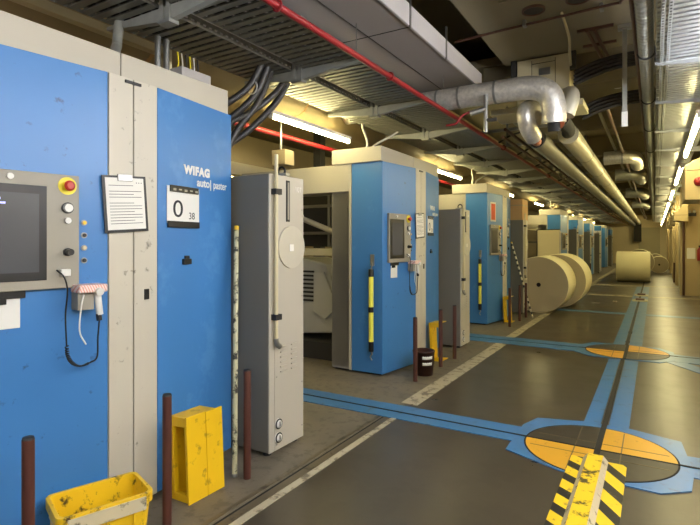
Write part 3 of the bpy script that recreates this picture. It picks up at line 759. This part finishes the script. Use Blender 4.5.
dup(yb1,(-2.37,9.75,0),'yellow open frame box between brown posts at the third unit',skip=('front_plate','back_sheet'))
dup(yb1,(-2.3,17.5,0),'small yellow frame box beyond the paper reels',skip=('front_plate','back_sheet'))

# crate
t = thing('plastic_crate','grimy yellow plastic crate with worn pale rim beside the nearest unit','crate',(-2.31,1.49,0),rz=math.radians(-18.7))
W,Lh,Hh = .135,.20,.285
def ring(w,l,r,n=5):
    p=[]
    for cx,cy,a0 in ((w-r,l-r,0),(-w+r,l-r,PI/2),(-w+r,-l+r,PI),(w-r,-l+r,1.5*PI)):
        for j in range(n+1):
            a=a0+PI/2*j/n; p.append((cx+r*math.cos(a),cy+r*math.sin(a)))
    return p
m = MB()
prof = [(W-.02,Lh-.02,0.,.03),(W,Lh,Hh-.05,.035),(W+.012,Lh+.012,Hh-.048,.04),(W+.012,Lh+.012,Hh,.04),(W-.006,Lh-.006,Hh,.03),(W-.026,Lh-.026,.012,.025)]
rings=[]; n=0
for w,l,z,r in prof:
    rr = ring(w,l,r); n=len(rr); rings += [(x,y,z) for x,y in rr]
fs = [(j*n+i,j*n+(i+1)%n,(j+1)*n+(i+1)%n,(j+1)*n+i) for j in range(len(prof)-1) for i in range(n)]
fs += [tuple(range(n))[::-1], tuple(range((len(prof)-1)*n,len(prof)*n))]
m.add(rings,fs)
m.build('tub','crate',t,bevel=.002)
m = MB()
for x,s in ((W+.001,1),(-W-.001,-1)):
    for y in (-.12,0,.12): m.box(min(x,x+s*.006),max(x,x+s*.006),y-.006,y+.006,.03,Hh-.05)
m.build('rib','crate',t)
MB().box(W+.012,W+.016,-Lh+.03,Lh-.03,Hh-.075,Hh-.012).build('worn_band','scuff',t)
for s in (1,-1): MB().box(-.045,.045,s*(Lh+.0)-.004+ s*.006,s*(Lh+.0)+.004+s*.006,Hh-.065,Hh-.03).build('hand_grip','beige',t,bevel=.002)

# bucket
t = thing('bucket','dark brown bucket with white labels beside the second unit','bucket',(-2.27,5.42,0))
MB().lathe([(0,0),(.105,0),(.125,.26),(.130,.26),(.130,.275),(.118,.275),(.10,.02),(0,.02)],(0,0,0),n=28).build('pail','bucket',t)
for z in (.12,.19):
    m = MB(); pr=[]
    r=.118
    vs=[];fs=[]
    for j in range(7):
        a=math.radians(-75+j*10); rr=.105+.02*z/.26+.0025
        for zz in (z,z+.035): vs.append((rr*math.cos(a),rr*math.sin(a),zz))
    for j in range(6): fs.append((2*j,2*j+2,2*j+3,2*j+1))
    m.add(vs,fs,True); o=m.build('label','paper',t); s=o.modifiers.new('s','SOLIDIFY'); s.thickness=.001

# ------------------------------------------------------------------ paper reels
def reel(label,loc,r,w,axis):
    t = thing('paper_reel',label,'paper reel',loc,group='paper reels')
    if axis=='y':
        MB().lathe([(r-.012,0),(r,.012),(r,w-.012),(r-.012,w)],(0,0,r),'y',n=72).build('wrapper','reel_side',t)
        for h in (0,w): MB().lathe([(.045,h),(r-.012,h)],(0,0,r),'y',n=72).build('end_face','reel_face',t)
        MB().lathe([(.045,-.002),(.04,-.002),(.04,.12),(.0,.12)],(0,0,r),'y',n=24).build('core','core',t)
    else:
        MB().lathe([(r-.012,0),(r,.012),(r,w-.012),(r-.012,w)],(0,0,r),'x',n=72).build('wrapper','reel_side',t)
        for h in (0,w): MB().lathe([(.045,h),(r-.012,h)],(0,0,r),'x',n=72).build('end_face','reel_face',t)
        MB().lathe([(.0,w-.1),(.04,w-.1),(.04,w+.002),(.045,w+.002)],(0,0,r),'x',n=24).build('core','core',t)
    return t
reel('nearest paper reel standing beside the floor rail, its core hole showing',(-2.14,11.42,0),.605,1.12,'y')
reel('second paper reel standing right behind the nearest one',(-1.95,12.62,0),.62,1.2,'y')
reel('pale paper reel lying across the aisle far ahead',(-1.29,22.6,0),.585,1.14,'x')
reel('pinkish paper reel behind the one lying across the aisle',(-.62,27.5,0),.60,1.1,'y')
reel('small distant reel standing at the right wall, nearer one',(.18,29.5,0),.42,.9,'y')
reel('small distant reel standing at the right wall, farther one',(.02,32.5,0),.45,.9,'y')

# ------------------------------------------------------------------ floor markings
def paint(name,label,poly,m_,z=.0025,cat='floor marking',grp=None):
    return tag(MB().prism(poly,0.0005,z).build(name,m_),label,cat,grp)
def rect(x0,x1,y0,y1): return [(x0,y0),(x1,y0),(x1,y1),(x0,y1)]
# rail and white line along the apron edge
t = thing('floor_rail','worn steel rail groove with white line along the apron edge','rail')
MB().box(-2.07,-2.04,-2,3.9,0,.004).build('groove_strip','rail',t)
MB().box(-2.015,-2.0,-2,3.9,0,.004).build('groove_strip','slot',t)
MB().box(-2.0,-1.945,-2,3.9,0,.004).build('groove_strip','rail',t)
MB().box(-1.94,-1.89,-2,3.92,0,.005).build('white_line','paint_white',t)
MB().box(-2.04,-1.88,4.33,7.65,0,.005).build('white_line','paint_white',t)
MB().box(-2.04,-1.90,8.15,41,0,.005).build('white_line','paint_white',t)
t = thing('cross_strip','blue floor strip with a black slot crossing the near turntable','floor marking')
MB().prism([(-3.9,3.88),(-3.9,4.24),(-.9,4.26),(-.9,3.93)],.0005,.006).build('paint','paint_blue',t)
MB().prism([(.17,3.90),(.17,4.27),(1.25,4.30),(1.25,3.9)],.0005,.006).build('paint','paint_blue',t)
MB().box(-3.9,1.25,4.06,4.085,.001,.008).build('slot','slot',t)
t = thing('cross_strip','thin blue floor strip crossing the far turntable','floor marking')
MB().prism([(-3.9,7.7),(-3.9,8.25),(-.9,8.2),(-.9,7.65)],.0005,.006).build('paint','paint_blue',t)
MB().prism([(.1,7.6),(.1,8.1),(1.25,7.9),(1.25,7.5)],.0005,.006).build('paint','paint_blue',t)
MB().prism([(.0,7.7),(.2,7.8),(1.25,6.2),(1.1,6.1)],.0005,.005).build('branch_paint','paint_blue',t)
MB().box(-3.9,1.25,7.93,7.955,.001,.008).build('slot','slot',t)
for k,y in enumerate((12.1,16.2,20.2)):
    paint('cross_strip',('pale blue floor strip crossing the aisle beyond the two turntables','worn floor strip crossing the aisle before the far reel','faint floor strip nearest the far reel')[k],rect(-1.88,1.25,y,y+.28),'paint_blue' if k==0 else 'paint_white',.003)
t = thing('guide_track','long blue floor track with a black centre slot running down the aisle','floor track')
MB().box(-.51,-.385,4.62,7.35,.0005,.006).build('paint','paint_blue',t)
MB().box(-.325,-.18,4.62,7.35,.0005,.006).build('paint','paint_blue',t)
MB().box(-.53,-.385,8.45,20,.0005,.006).build('paint','paint_blue',t)
MB().box(-.325,-.16,8.45,20,.0005,.006).build('paint','paint_blue',t)
MB().box(-.375,-.335,2,41,.001,.008).build('slot','slot',t)
MB().box(-.50,-.385,1.8,2.9,.0005,.006).build('paint','paint_blue',t)
def turntable(label,cx,cy,r,octo):
    t = thing('floor_turntable',label,'turntable',(cx,cy,0),group='floor turntables')
    MB().prism([(x-cx,y-cy) for x,y in octo],.0005,.007).build('surround','paint_blue',t)
    MB().lathe([(r+.012,.0),(r+.012,.009),(r-.004,.009),(r-.004,.0)],(0,0,0),n=64).build('rim','slot',t)
    for q,(m_) in enumerate(('disc_y','disc_k','disc_y','disc_k')):
        a0 = q*PI/2; p=[(0,0)]+[(r*math.cos(a0+PI/2*j/16),r*math.sin(a0+PI/2*j/16)) for j in range(17)]
        MB().prism(p,.001,.010).build('quadrant',m_,t)
    m = MB()
    m.box(-.02,.02,-r,r,.0095,.0115); m.box(-r-.1,r+.1,-.01,.01,.0095,.0115)
    m.build('track_slot','slot',t)
    m = MB()
    for s in (-1,1):
        m.box(s*.15-.004,s*.15+.004,-r*.9,r*.9,.010,.0112); m.box(-r*.9,r*.9,s*.13-.004,s*.13+.004,.010,.0112)
    m.build('guide_line','rail',t)
    return t
turntable('near yellow and black floor turntable with blue surround',-.355,4.06,.49,[(-.93,3.74),(-.93,4.32),(-.86,4.55),(-.5,4.66),(-.18,4.66),(.17,4.55),(.22,3.98),(.19,3.68),(.03,3.55),(-.54,3.57)])
turntable('far yellow and black floor turntable seen flat',-.34,7.94,.50,[(-.95,7.62),(-.95,8.15),(-.8,8.45),(.05,8.45),(.22,8.2),(.22,7.65),(.05,7.42),(-.75,7.42)])
# hazard plate over the track
t = thing('cover_plate','yellow and black striped metal cover plate lying over the floor track','plate',(-.35,2.55,0))
L0=1.29
def strip(x0,z0,x1,z1): 
    m=MB(); m.add([(x0,0,z0),(x1,0,z1),(x1,L0,z1),(x0,L0,z0),(x0,0,z0+.006),(x1,0,z1+.006),(x1,L0,z1+.006),(x0,L0,z0+.006)],[(3,2,1,0),(4,5,6,7),(0,1,5,4),(1,2,6,5),(2,3,7,6),(3,0,4,7)]); return m
strip(-.15,.014,-.075,.014).build('flange','haz_a',t)
strip(-.075,.014,-.045,.05).build('fold','scuff',t)
strip(-.045,.05,.05,.05).build('ridge','haz_c',t)
strip(.05,.05,.08,.014).build('fold','scuff',t)
strip(.08,.014,.19,.014).build('flange','haz_b',t)
for k,(y,lb) in enumerate(((15.2,'pale cart plate on the floor track, nearer one'),(16.7,'pale cart plate on the floor track, farther one'))):
    t = thing('track_plate',lb,'plate',(-.33,y,0),group='small plates on the floor track')
    MB().box(-.17,.17,-.3,.1,.0,.03).build('plate','cream',t,bevel=.005)
    MB().box(-.1,.1,-.2,0,.03,.07).build('block','brown',t,bevel=.005)

# ------------------------------------------------------------------ right side casings
def casing(y,x0,x1,z0,z1,label):
    t = thing('wall_casing',label,'casing',(0,y,0),group='sloping casings on the right wall')
    MB().prism_ax([(x0,z0+.03),(x1,z0),(x1,z1+.35),(x0+.1,z1),(x0,z1-.08)],0,.9,'y').build('casing_body','wallp',t,bevel=.01)
    MB().box(x0,x1,-.004,0,z1-.14,z1-.132).build('seam','inner',t)
    return t
c1 = casing(8.6,.36,1.3,2.08,2.66,'large beige sloping casing at the upper right with a red disc')
casing(17.0,.46,.80,2.10,2.42,'beige casing above the wall corner, beyond the red disc one')
casing(22.5,.46,.72,2.15,2.55,'small beige casing further along the right wall')
casing(27.0,.46,.72,2.15,2.55,'smallest beige casing at the far right wall')
t = thing('alarm_bell','round red alarm on the large beige casing','alarm',(.53,8.6,2.36))
MB().lathe([(0,-.05),(.03,-.05),(.06,-.03),(.065,0)],(0,0,0),'y',n=24).build('dome','red',t)
t = thing('emergency_light','small twin head emergency light high on the right wall face','lamp',(.90,17.4,2.32))
MB().box(-.10,.10,-.06,0,-.06,.04).build('body','black',t,bevel=.005)
for s in (-.06,.06): MB().lathe([(0,-.11),(.035,-.11),(.04,-.06)],(s,0,.07),'y',n=18).build('lamp_head','white',t)
struct(MB().box(.722,1.29,17.37,17.4,0,1.25).build('baseboard_right','wallp'))
tag(MB().box(.78,.98,17.36,17.398,1.05,1.36).build('wall_notice','paper'),'white sheet on the tan wall face at the right edge','notice')
t = thing('fire_extinguisher','red extinguisher at the right edge beside the white sheet','fire extinguisher',(1.08,17.3,1.0))
MB().lathe([(0,0),(.06,0),(.065,.02),(.065,.30),(.03,.36),(.02,.38),(0,.38)],(0,0,0),n=20).build('cylinder','red',t)
MB().box(-.03,.03,-.03,.01,.38,.43).build('valve_head','black',t,bevel=.004)
tag(MB().cyl((.655,22.9,0),(.655,22.9,.75),.06,n=16).build('guard_post','brown'),'short dark guard post by the right wall','post')
tag(MB().cyl((.70,17.33,0),(.70,17.33,3.2),.03,n=12).build('wall_pipe','rust'),'thin brown pipe up the tan wall corner','pipe')

# ------------------------------------------------------------------ world and view
w = bpy.data.worlds.new('world'); bpy.context.scene.world = w; w.use_nodes = True
w.node_tree.nodes['Background'].inputs[0].default_value = (.5,.47,.4,1); w.node_tree.nodes['Background'].inputs[1].default_value = .1
vs = bpy.context.scene.view_settings
vs.view_transform = 'Standard'; vs.look = 'None'; vs.gamma = 1; vs.use_curve_mapping = False; vs.exposure = 0.2
bpy.context.scene.cycles.max_bounces = 8
bpy.context.scene.cycles.use_denoising = True
